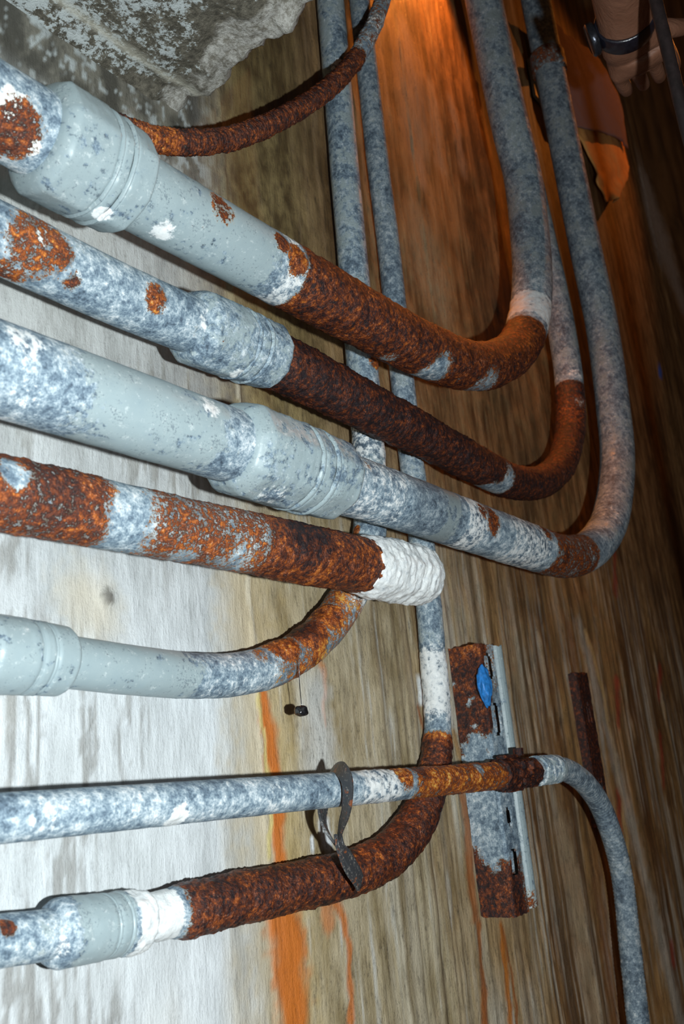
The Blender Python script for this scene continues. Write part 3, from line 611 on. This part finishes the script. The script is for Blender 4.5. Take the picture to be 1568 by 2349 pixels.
def hexprism(name, ctr, r, h, ax, parent, n=6, hot=.15):
    ax = np.array(ax)/np.linalg.norm(ax); a = np.cross(ax, [0.3, 0.2, .9]); a /= np.linalg.norm(a); b = np.cross(ax, a)
    V = []; 
    for k, s in ((-.5, .92), (-.42, 1), (.42, 1), (.5, .9)):
        for i in range(n):
            th = 2*math.pi*i/n; V.append(ctr+ax*h*k+(a*math.cos(th)+b*math.sin(th))*r*s)
    F = [[k*n+i, k*n+(i+1) % n, (k+1)*n+(i+1) % n, (k+1)*n+i] for k in range(3) for i in range(n)]+[list(range(n))[::-1], list(range(3*n, 4*n))]
    V = np.array(V); V = V+(np.stack([fbm(V*200+k*9, 97+k, 2) for k in range(3)], 1)-.5)*.0012
    z = np.zeros(len(V)); return mesh(name, V, F, STEEL, parent, {'rust': z+1, 'paint': z, 'white': z, 'hot': z+hot}, smooth=False)
def clamp():
    i = np.argmin(np.abs(p7.s-p7.at(1178, 1775))); c, T = p7.q[i], p7.T[i]; out = np.array([0, -1.0, 0]); upv = np.cross(T, out); upv = upv/np.linalg.norm(upv)*np.sign(np.cross(T, out)[2])
    t = thing('pipe_clamp', 'corroded bolted clamp holding the thin conduit onto the strut', 'clamp', c)
    a, b = p7.at(1140, 1778), p7.at(1215, 1771)
    mk = {'rust': [('all', 1.0)], 'hot': [('all', .18)]}
    sweep('band', p7, a, b, .0168, STEEL, t, 48, .001, mk, .6, True, 0, 98)
    k = (b-a)
    ax = [T, out, upv]
    lathe_box('upper_ear', c+upv*.019-T*.010, (.032, .013, .004), ax, t); lathe_box('lower_ear', c-upv*.0178-T*.008, (.034, .014, .004), ax, t)
    lathe_box('saddle', c+out*.0175+T*.006-upv*.0005, (.046, .006, .007), ax, t)
    lathe_box('saddle', c+out*.0172+T*.004+upv*.008, (.026, .006, .009), ax, t); lathe_box('saddle', c+out*.0168+T*.004-upv*.0095, (.028, .005, .007), ax, t)
    hexprism('bolt_head', c+upv*.0235+T*.012+out*.004, .0062, .009, upv, t)
    hexprism('bolt', c+out*.0195+T*.016, .0042, .030, T, t, 8)
    hexprism('nut', c+out*.0185+T*.008+upv*.0075, .0072, .010, upv, t)
clamp()
# upper bracket: stand-off tube and strap on the outer riser
def bracket():
    r0 = on(1283, 143, .066); r1 = np.array([r0[0]-.0, -.004, r0[2]])
    t = thing('standoff_bracket', 'grey stand-off tube with open round end strapped to the outer riser', 'bracket', r1)
    rr, ri = .0195, .013; th = np.linspace(0, 2*math.pi, 32, endpoint=False); V = []
    ys = np.linspace(-.003, -.066, 40)
    for rad, seq in ((rr, ys), (ri, ys[::-1])):
        for y in seq:
            for a in th: V.append((r0[0]+rad*math.cos(a), y, r0[2]+rad*math.sin(a)))
    V = np.array(V); Q = gridq(80, 32); z = np.zeros(len(V))
    V = V+(np.stack([fbm(V*120+k*9, 101+k, 3) for k in range(3)], 1)-.5)*.002
    steel_masked('tube', V, Q[:, ::-1].copy(), t, {'paint': z+.6, 'white': z+.12, 'rust': .5*sstep(.012, .0, np.hypot(V[:, 0]-r0[0], V[:, 2]-r0[2])-.006)})
    a, b = p3.at(1262, 165), p3.at(1254, 128); a, b = sorted((a, b))
    sweep('strap', p3, a, b, .0335, STEEL, t, 48, .002, {'rust': [('all', .55)], 'hot': [('all', .4)], 'paint': [('all', .4)]}, .2, True, 0, 104)
    lathe_box('back_plate', np.array([r0[0]-.004, -.006, r0[2]-.02]), (.045, .007, .10), np.eye(3), t, at={'rust': .1, 'paint': .8})
bracket()

# ------------------------------------------------------------------ flat cable tie, hanging bead, loose bits
def ribbon(name, pts, w, th, parent, m, twist0, twist1, facing=None):
    q, s = spline(pts, .0015); T, N, B = frames(q, facing); n = len(q); cs = [(-.5, -.3), (-.44, .5), (-.30, .5), (-.25, .2), (-.2, .5), (.2, .5), (.25, .2), (.30, .5), (.44, .5), (.5, -.3), (.3, -.5), (-.3, -.5)]
    V = []
    tw = np.interp(np.linspace(0, 1, n), np.linspace(0, 1, len(twist0)), twist0); ww = np.interp(np.linspace(0, 1, n), np.linspace(0, 1, len(w)), w)
    for i in range(n):
        a = tw[i]; e1 = N[i]*math.cos(a)+B[i]*math.sin(a); e2 = -N[i]*math.sin(a)+B[i]*math.cos(a)
        for x, y in cs: V.append(q[i]+e2*x*ww[i]+e1*y*th)
    V = np.array(V); k = len(cs); Q = [list(map(int, f)) for f in gridq(n, k)]+[list(range(k)), list(range((n-1)*k, n*k))[::-1]]
    return mesh(name, V, Q, m, parent, smooth=False)
def strap():
    tt = NT('black_flat_cable'); nn = tt.noise(90, 5, .7); n2 = tt.noise(400, 4, .6)
    cl = tt.mix(tt.ss(nn, .56, .66), (.040, .042, .046), (.30, .09, .03)); cl = tt.mix(tt.ss(n2, .55, .7), cl, (.20, .18, .16)); tt.bump(n2, .0006, .7)
    m = tt.out(cl, .42, 0, .5)
    t = thing('cable_strap', 'flat black cable looped over the thin conduit with its tail on the rusty elbow', 'cable', on(785, 1780, .08))
    tc = list(CAM-on(785, 1900, .07))
    loop = [on(752, 1800, .040), on(756, 1778, .050), on(768, 1765, .066), on(786, 1768, .084), on(797, 1795, .092), on(797, 1830, .090), on(792, 1865, .084), on(782, 1895, .074), on(776, 1922, .064)]
    ribbon('loop', loop, [.010, .011, .013, .0135, .013, .012, .010, .007], .0024, t, m, [0, 0, 0, .1, .3, .6], None)
    ret = [on(752, 1800, .040), on(742, 1840, .044), on(738, 1870, .050), on(745, 1900, .054), on(760, 1925, .058), on(776, 1945, .060)]
    ribbon('return_loop', ret, [.010, .012, .014, .014, .012, .010], .0024, t, m, [.3, .2, 0, -.2, -.5], tc)
    tail = [on(775, 1915, .064), on(779, 1940, .066), on(792, 1965, .064), on(806, 1990, .063), on(820, 2012, .061), on(826, 2026, .058)]
    ribbon('tail', tail, [.009, .011, .017, .019, .018, .017], .0024, t, m, [.2, .1, 0, 0], tc)
strap()
def bead():
    B1 = on(691, 1631, .045); m = flat('wet_black', (.012, .012, .014), .12, .5, 200, spec=.9)
    t = thing('hanging_bead', 'tiny shiny black lump dangling on a thread below the orange elbow', 'debris', B1)
    bm = bmesh.new(); bmesh.ops.create_icosphere(bm, subdivisions=3, radius=1)
    v = np.array([x.co for x in bm.verts]); f = [[q.index for q in p.verts] for p in bm.faces]; bm.free()
    v = v*(.7+.6*fbm(v*1.5+5, 111, 3))[:, None]*np.array([.0072, .006, .0050])+B1
    mesh('lump', v, f, m, t)
    pts = [on(685, 1505, .052), on(686, 1550, .050), on(688, 1590, .047), on(691, 1600, .046), on(690, 1615, .045), on(692, 1622, .045), B1]
    q, s = spline(pts, .003); T, N, Bn = frames(q); th = np.linspace(0, 2*math.pi, 6, endpoint=False)
    V = (q[:, None]+(N[:, None]*np.cos(th)[None, :, None]+Bn[:, None]*np.sin(th)[None, :, None])*.00042).reshape(-1, 3)
    mesh('thread', V, gridq(len(q), 6), m, t)
bead()

# ------------------------------------------------------------------ rag behind the risers
def rag():
    c0 = on(1350, 210, .05)
    t = thing('hanging_rag', 'mauve ribbed rag hanging behind the outer riser with an orange-lit lower fold', 'cloth', c0)
    def layer(name, L, R, off, m, seed, folds, parent=t):
        nu, nw = 60, 40; V = []
        L = np.array([on(x, y, off) for x, y in L]); R = np.array([on(x, y, off) for x, y in R])
        Ls, _ = spline(L, .01); Rs, _ = spline(R, .01); k = np.linspace(0, 1, nu)
        I = lambda A: np.stack([np.interp(k, np.linspace(0, 1, len(A)), A[:, j]) for j in range(3)], 1)
        Lk, Rk = I(Ls), I(Rs)
        for i in range(nu):
            for j in range(nw):
                s = j/(nw-1); p = Lk[i]*(1-s)+Rk[i]*s
                p = p+np.array([0, -1, 0])*(.012*math.sin(s*math.pi)+folds*math.sin(s*7+i*.12+seed)*(.3+.7*i/nu)); V.append(p)
        V = np.array(V); V[:, 1] -= (fbm(V*22, seed, 3)-.5)*.012
        o = mesh(name, V, gridq(nu, nw, False), m, parent)
        so = o.modifiers.new('thickness', 'SOLIDIFY'); so.thickness = .003
        return o
    t1_ = NT('ribbed_cloth'); w = t1_.n('ShaderNodeTexWave', wave_type='BANDS', bands_direction='X'); t1_.put(w.inputs['Vector'], t1_.co); w.inputs['Scale'].default_value = 90; w.inputs['Distortion'].default_value = 1.2
    m1 = t1_.out(t1_.mix(w.outputs['Fac'], (.26, .17, .17), (.36, .25, .25)), .9, 0, .1); t1_.bump(w.outputs['Fac'], .002, .8)
    m2 = flat('lamp_orange_cloth', (.88, .42, .12), .9, .12, 25, bump=.002)  # orange lamplight is put into this cloth's colour
    layer('upper_layer', [(1235, 40), (1270, 140), (1300, 240), (1312, 288)], [(1262, 60), (1370, 140), (1420, 240), (1443, 340)], .045, m1, 3, .004)
    layer('lower_layer', [(1305, 275), (1335, 325), (1366, 385), (1362, 420), (1392, 462)], [(1395, 270), (1425, 320), (1440, 370), (1425, 430), (1408, 462)], .028, m2, 9, .006)['label'] = 'lower fold coloured with orange lamplight'
rag()

# ------------------------------------------------------------------ person: forearm and hand with a watch
def person():
    z0 = 1.22
    el = deep(1400, -300, .86); wr = deep(1434, 52, 1.08); kn = deep(1500, 200, 1.20)
    t = thing('person', 'person reaching in at the top right corner, bare wrist with a shiny black watch', 'person', wr)
    fw = (kn-wr)/np.linalg.norm(kn-wr); view = (wr-CAM)/np.linalg.norm(wr-CAM); side = np.cross(fw, view); side /= np.linalg.norm(side); nrm = np.cross(side, fw)
    verts, edges, rad = [], [], []
    def add(p, r, prev=None):
        verts.append(tuple(p-wr)); rad.append(r); i = len(verts)-1
        if prev is not None: edges.append((prev, i))
        return i
    i0 = add(el, (.046, .046)); i1 = add(el*.62+wr*.38, (.044, .042), i0); i2 = add(el*.25+wr*.75, (.036, .032), i1); i3 = add(wr, (.035, .030), i2)
    i4 = add(wr+fw*.035, (.038, .026), i3); i5 = add(wr+fw*.075, (.046, .024), i4)
    LEN = [(.034, .024, .020), (.044, .029, .022), (.048, .032, .024), (.044, .029, .022)]
    for k in range(4):
        s = (k-1.5)*.021; p = wr+fw*.088+side*s; j = add(p, (.0105, .0105), i5); d = fw.copy()
        for n_, l in enumerate(LEN[k]):
            d = d*math.cos(.22)+nrm*math.sin(.22); d /= np.linalg.norm(d); p = p+d*l; j = add(p, (.0095-.0010*n_,)*2, j)
    p = wr+fw*.04+side*.028; j = add(p, (.0125, .0125), i4); d = fw*.8+side*.55+nrm*.2
    for n_, l in enumerate((.034, .028, .022)):
        d = d/np.linalg.norm(d); p = p+d*l; j = add(p, (.0115-.0012*n_,)*2, j); d = d+fw*.3+nrm*.3
    me = bpy.data.meshes.new('body'); me.from_pydata(verts, edges, [])
    o = bpy.data.objects.new('body', me); C.objects.link(o); o.parent = t
    sk = o.modifiers.new('skin', 'SKIN'); sk.use_smooth_shade = True
    for v, r in zip(me.skin_vertices[0].data, rad): v.radius = r
    me.skin_vertices[0].data[0].use_root = True
    sb = o.modifiers.new('smooth', 'SUBSURF'); sb.levels = 2; sb.render_levels = 2
    tt = NT('skin'); n = tt.noise(26, 4, .6); nw = tt.noise(60, 4, .6, stretch=(1, 1, 5))
    m = tt.out(tt.mix(n, (.15, .062, .034), (.26, .125, .078)), .5, 0, .4); tt.bump(nw, .0025, .7); tt.b.inputs['Subsurface Weight'].default_value = .05; tt.b.inputs['Subsurface Radius'].default_value = (.01, .004, .002)
    me.materials.append(m)
    # watch: strap ring, case, glass
    ax = (wr-el)/np.linalg.norm(wr-el); a = side-ax*side.dot(ax); a /= np.linalg.norm(a); b = np.cross(ax, a)
    th = np.linspace(0, 2*math.pi, 64, endpoint=False); V = []
    for r_, h in ((0, -.013), (.0022, -.0138), (.0036, -.011), (.0046, 0), (.0036, .011), (.0022, .0138), (0, .013), (-.001, 0)):
        for q in th: V.append(wr+ax*h+(a*math.cos(q)*(.0318+r_)+b*math.sin(q)*(.0285+r_)))
    V = np.array(V); n = 64; Q = np.array([[k*n+i, k*n+(i+1) % n, ((k+1) % 8)*n+(i+1) % n, ((k+1) % 8)*n+i] for k in range(8) for i in range(n)])
    blk = flat('black_rubber', (.010, .010, .016), .22, .3, 200, spec=.8)
    wt = mesh('watch', V, Q, blk, t); wt['label'] = 'shiny black watch'
    cc = wr-a*.0345; V = []; F = []
    for r_, h in ((.0, 0), (.017, 0), (.0195, .002), (.0195, .008), (.017, .0105), (.0165, .0095), (.0, .0098)):
        for q in th: V.append(cc-a*h+(ax*math.cos(q)+b*math.sin(q))*max(r_, .0003))
    case = mesh('case', np.array(V)-np.array(t.location), gridq(7, 64), flat('dark_metal', (.06, .065, .08), .2, .2, 200, metal=.8), wt)
person()
